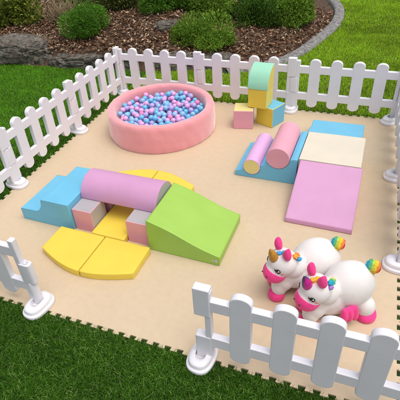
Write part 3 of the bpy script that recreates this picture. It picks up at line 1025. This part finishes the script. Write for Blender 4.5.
def shrub(name, lab, loc, size, n, leaf, cols, seed, up=0.5, lumps=9, cat='shrub', group=None, spray=False):
    rg = np.random.default_rng(seed)
    x, y = loc
    z = float(bed_z(x, y)[0])
    root = empty(name, (x, y, max(z, 0) - 0.02))
    tag(root, lab, cat, group)
    # crown of lumps
    C = rg.normal(size=(lumps, 3)); C = unit(C) * rg.uniform(.25, .68, (lumps, 1)); C[:, 2] = np.abs(C[:, 2])
    rad = rg.uniform(.30, .52, lumps)
    k = rg.integers(0, lumps, n)
    d = unit(rg.normal(size=(n, 3)))
    P = C[k] + d * (rad[k] * rg.uniform(.55, 1.0, n) ** .6)[:, None]
    P[:, 2] = np.maximum(P[:, 2], rg.uniform(0.0, .15, n))
    P = P * np.array(size)
    D = unit(d * .8 + np.array([0, 0, up]) + rg.normal(size=(n, 3)) * .45)
    U = unit(rg.normal(size=(n, 3)) * .6 + np.array([0, 0, 1.0]))
    ln_ = leaf[0] * rg.uniform(.6, 1.3, n); wd = leaf[1] * rg.uniform(.7, 1.3, n)
    V, F = quads_from(P, D, U, ln_, wd)
    cols = np.array(cols)
    cc = cols[rg.integers(0, len(cols), n)] * rg.uniform(.7, 1.3, (n, 1))
    # each clump has its own age and so its own green
    cc = cc * (0.75 + 0.5 * rg.random(lumps))[k][:, None]
    me = np_mesh('foliage', V, F, np.repeat(cc, 4, 0))
    link('foliage', me, root, LEAF)
    bm = bmesh.new()
    for j in range(12):
        e = C[j % lumps] * np.array(size) * 1.05
        tube_bm([(rg.normal() * .03, rg.normal() * .03, -0.02), Vector(e) * .5 + Vector((rg.normal() * .03, rg.normal() * .03, .02)), e], [.012, .008, .004], 6, bm)
    link('stem', to_mesh(bm), root, TWIG)
    return root

G_DK = [(0.066, 0.149, 0.024), (0.098, 0.202, 0.029), (0.048, 0.106, 0.019), (0.141, 0.255, 0.040)]
G_MID = [(0.127, 0.291, 0.031), (0.172, 0.370, 0.042), (0.092, 0.224, 0.028)]
G_LIT = [(0.167, 0.315, 0.036), (0.215, 0.381, 0.042), (0.117, 0.237, 0.026), (0.293, 0.419, 0.059)]
G_YEL = [(0.203, 0.270, 0.033), (0.270, 0.324, 0.047), (0.121, 0.189, 0.028), (0.324, 0.351, 0.076)]
G_OLV = [(0.154, 0.198, 0.046), (0.220, 0.264, 0.069), (0.110, 0.132, 0.038)]
shrub('broadleaf_shrub', 'yellow green broad leaved shrub in the top left corner above the largest boulder', (-3.02, 1.62), (.58, .50, .74), 5200, (.085, .034), G_YEL, 1)
shrub('rounded_shrub', 'rounded bright green shrub above the long low boulder', (-1.36, 1.42), (.54, .42, .50), 11000, (.045, .014), G_MID, 2, up=.7)
shrub('feathery_shrub', 'feathery fresh green shrub behind the ball pit, with small leaves', (0.50, 1.62), (.56, .46, .46), 13000, (.045, .013), G_LIT, 3, up=.6, lumps=14)
HG = 'shrubs growing along the back of the bed'
hedge = [(-4.1, 2.4, .7, .8, 5000, (.08, .03), G_MID, 'dark leafy shrub growing far left behind the yellow green one'),
         (-2.2, 2.75, .75, .9, 7000, (.06, .024), G_DK, 'dark green shrub at the top edge above the dry twiggy plant'),
         (-1.2, 2.45, .62, .72, 7000, (.06, .022), G_OLV, 'olive green shrub at the top edge above the rounded green shrub'),
         (-0.42, 2.50, .60, .70, 8000, (.055, .020), G_MID, 'mid green shrub at the top edge above the bark slope'),
         (0.34, 2.62, .62, .70, 9000, (.05, .017), G_LIT, 'light green shrub at the top edge directly above the feathery shrub'),
         (1.00, 2.72, .58, .62, 10000, (.045, .016), G_DK, 'dense dark green shrub in the row above the cube tower'),
         (1.52, 3.02, .58, .64, 10000, (.045, .015), G_LIT, 'light green shrub of the row standing by the curved stone border')]
for k, (x, y, r_, h_, n_, lf, cl, lab) in enumerate(hedge):
    shrub('hedge_shrub', lab, (x, y), (r_, r_ * .85, h_), n_, lf, cl, 20 + k, group=HG)
back = [(-3.3, 4.2, 1.0, 1.0, G_DK, 'tall dark shrub in the far back row behind the dry twiggy plant'), (-1.6, 4.6, .95, .95, G_MID, 'tall green shrub in the far back row behind the olive shrub'),
        (-0.2, 4.3, .85, .85, G_DK, 'tall dark shrub in the far back row behind the bark slope'), (1.05, 4.1, .7, .7, G_OLV, 'tall olive shrub in the far back row, nearest the lawn')]
for k, (x, y, r_, h_, cl, lab) in enumerate(back):
    shrub('tall_shrub', lab, (x, y), (r_, r_, h_), 5500, (.08, .03), cl, 50 + k, group='tall shrubs at the far back')

# dry twiggy plant
rg = np.random.default_rng(5)
dry = empty('dry_shrub', (-2.02, 1.75, float(bed_z(-2.02, 1.75)[0]) - .02))
tag(dry, 'bare dry beige twiggy plant between the yellow green and rounded shrubs', 'shrub')
bm = bmesh.new()
for j in range(150):
    a = rg.uniform(0, 6.28); t_ = rg.uniform(.1, 1.1)
    d = Vector((math.cos(a) * math.sin(t_), math.sin(a) * math.sin(t_), math.cos(t_)))
    l_ = rg.uniform(.22, .48)
    b0 = Vector((rg.normal() * .12, rg.normal() * .10, 0))
    m_ = b0 + d * l_ * .55 + Vector(rg.normal(size=3) * .02)
    tube_bm([b0, m_, b0 + d * l_ + Vector(rg.normal(size=3) * .04)], [.005, .004, .002], 5, bm)
link('stem', to_mesh(bm), dry, mat('dry_twig', (0.30, 0.225, 0.13), rough=0.9, var=0.3, vscale=30))
n = 900
P = rg.normal(size=(n, 3)) * np.array([.20, .17, .14]) + np.array([0, 0, .24]); P[:, 2] = np.abs(P[:, 2])
V, F = quads_from(P, unit(rg.normal(size=(n, 3))), unit(rg.normal(size=(n, 3))), rg.uniform(.02, .05, n), rg.uniform(.006, .014, n))
cc = np.array([(0.34, 0.26, 0.14), (0.22, 0.16, 0.08), (0.42, 0.35, 0.2), (0.12, 0.13, 0.05)])[rg.integers(0, 4, n)]
link('foliage', np_mesh('dry_leaf', V, F, np.repeat(cc, 4, 0)), dry, LEAF)

# ------------------------------------------------------------------ bark mulch
rg = np.random.default_rng(11)
n = 34000
x = rg.uniform(-4.2, 2.3, n); y = 0.6 + rg.random(n) ** 1.3 * 3.6
ok = in_poly(x, y, BED) & (dist_line(x, y, BORDER) > .03) & ~((x < 1.0) & (dist_line(x, y, BORDER) < .14))
x, y = x[ok], y[ok]; n = len(x)
z = bed_z(x, y) + rg.uniform(0.0, .04, n)
D = unit(np.stack([rg.normal(size=n), rg.normal(size=n), rg.normal(size=n) * .35], 1))
U = unit(np.stack([rg.normal(size=n) * .5, rg.normal(size=n) * .5, np.ones(n)], 1))
V, F = quads_from(np.stack([x, y, z], 1), D, U, rg.uniform(.025, .085, n), rg.uniform(.012, .034, n), .15, .1)
pal = np.array([(0.10, 0.05, 0.028), (0.15, 0.08, 0.045), (0.065, 0.036, 0.022), (0.21, 0.125, 0.07), (0.30, 0.20, 0.12), (0.40, 0.31, 0.21), (0.17, 0.07, 0.035), (0.05, 0.03, 0.02)])
cc = pal[rg.choice(8, n, p=[.18, .17, .12, .15, .15, .11, .07, .05])] * rg.uniform(.9, 1.6, (n, 1))
MUL = mat('bark_chip', (0.1, 0.1, 0.1), rough=0.9, var=0.2, vscale=30, attr='col', spec=0.2)
tag(link('bark_mulch', np_mesh('bark_mulch', V, F, np.repeat(cc, 4, 0)), None, MUL), 'brown bark chips and dry leaves covering the planting bed', 'mulch', kind='stuff')

# ------------------------------------------------------------------ grass
def in_mat(x, y, grow):
    # mat is a slightly turned quad
    c = (sum(p[0] for p in MC) / 4, sum(p[1] for p in MC) / 4)
    poly = []
    for p in MC:
        d = Vector((p[0] - c[0], p[1] - c[1])); s_g = 1 + grow / (d.length / math.sqrt(2))
        poly.append((c[0] + d.x * s_g, c[1] + d.y * s_g))
    return in_poly(x, y, poly)
GRASS = thin_leaf('grass_blade', 0.65, 0.42)
def grass_zone(x0, x1, y0, y1, dens, h, wd, cols, seed, lean=0.5, clumps=0):
    rg = np.random.default_rng(seed)
    n = int((x1 - x0) * (y1 - y0) * dens)
    x = rg.uniform(x0, x1, n); y = rg.uniform(y0, y1, n)
    ok = ~in_mat(x, y, 0.006) & ~(in_poly(x, y, BED)) & (dist_line(x, y, BORDER[8:]) > .165)
    x, y = x[ok], y[ok]; n = len(x)
    hh = h * rg.uniform(.55, 1.25, n)
    an = rg.uniform(0, 6.283, n); ln_ = rg.uniform(0, lean, n) + .05
    edge = in_mat(x, y, 0.035)
    hh = np.where(edge, hh * .55, hh); ln_ = np.where(edge, ln_ * .4, ln_)
    dx, dy = np.cos(an), np.sin(an)
    sx, sy = -dy, dx
    P = np.stack([x, y, np.full(n, GZ)], 1)
    T = np.stack([dx, dy, np.zeros(n)], 1); Sx = np.stack([sx, sy, np.zeros(n)], 1); Z = np.array([0, 0, 1.0])
    w_ = wd * rg.uniform(.7, 1.3, n) / 2
    mid = P + T * (hh * ln_ * .35)[:, None] + Z * (hh * .6)[:, None]
    tip = P + T * (hh * ln_ * 1.2)[:, None] + Z * (hh * (1.05 - .35 * ln_))[:, None]
    V = np.stack([P - Sx * w_[:, None], P + Sx * w_[:, None], mid + Sx * (w_ * .85)[:, None], tip, mid - Sx * (w_ * .85)[:, None]], 1).reshape(-1, 3)
    i = np.arange(n)[:, None] * 5
    F = i + np.array([[0, 1, 2, 4]])
    F2 = i + np.array([[4, 2, 3, 3]])
    pal = np.array(cols)
    pa = np.array([noise.noise((a * 1.1, b_ * 1.1, seed)) + .6 * noise.noise((a * 4, b_ * 4, seed)) for a, b_ in zip(x, y)])
    cc = pal[rg.integers(0, len(pal), n)] * (rg.uniform(.7, 1.3, n) * (1 + .34 * pa))[:, None]
    return V, F, i + np.array([[4, 2, 3]]), np.repeat(cc, 5, 0)

def grass_obj(name, lab, zones):
    Vs, Fq, Ft, Cs, off = [], [], [], [], 0
    for zz in zones:
        V, F, T_, c = grass_zone(*zz)
        Vs.append(V); Fq.append(F + off); Ft.append(T_ + off); Cs.append(c); off += len(V)
    V = np.concatenate(Vs); Fq = np.concatenate(Fq); Ft = np.concatenate(Ft); Cs = np.concatenate(Cs)
    me = bpy.data.meshes.new(name)
    me.vertices.add(len(V)); me.vertices.foreach_set('co', V.astype(np.float32).ravel())
    nq, n3 = len(Fq), len(Ft)
    me.loops.add(nq * 4 + n3 * 3)
    me.loops.foreach_set('vertex_index', np.concatenate([Fq.ravel(), Ft.ravel()]).astype(np.int32))
    me.polygons.add(nq + n3)
    me.polygons.foreach_set('loop_start', np.concatenate([np.arange(nq) * 4, nq * 4 + np.arange(n3) * 3]).astype(np.int32))
    me.polygons.foreach_set('loop_total', np.concatenate([np.full(nq, 4), np.full(n3, 3)]).astype(np.int32))
    me.update(calc_edges=True)
    a = me.color_attributes.new('col', 'FLOAT_COLOR', 'POINT')
    a.data.foreach_set('color', np.concatenate([Cs, np.ones((len(Cs), 1))], 1).astype(np.float32).ravel())
    tag(link(name, me, None, GRASS), lab, 'grass', kind='stuff')

T_NEAR = [(0.063, 0.186, 0.011), (0.081, 0.222, 0.013), (0.046, 0.144, 0.009), (0.057, 0.168, 0.011), (0.218, 0.360, 0.081)]  # darker near palette: shade between blades partly put into the colour
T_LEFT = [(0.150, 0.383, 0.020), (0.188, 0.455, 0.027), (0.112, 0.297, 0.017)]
T_RIGHT = [(0.314, 0.526, 0.016), (0.376, 0.587, 0.016), (0.251, 0.445, 0.016), (0.451, 0.607, 0.080)]  # lighter palette: light on the far lawn partly put into the colour
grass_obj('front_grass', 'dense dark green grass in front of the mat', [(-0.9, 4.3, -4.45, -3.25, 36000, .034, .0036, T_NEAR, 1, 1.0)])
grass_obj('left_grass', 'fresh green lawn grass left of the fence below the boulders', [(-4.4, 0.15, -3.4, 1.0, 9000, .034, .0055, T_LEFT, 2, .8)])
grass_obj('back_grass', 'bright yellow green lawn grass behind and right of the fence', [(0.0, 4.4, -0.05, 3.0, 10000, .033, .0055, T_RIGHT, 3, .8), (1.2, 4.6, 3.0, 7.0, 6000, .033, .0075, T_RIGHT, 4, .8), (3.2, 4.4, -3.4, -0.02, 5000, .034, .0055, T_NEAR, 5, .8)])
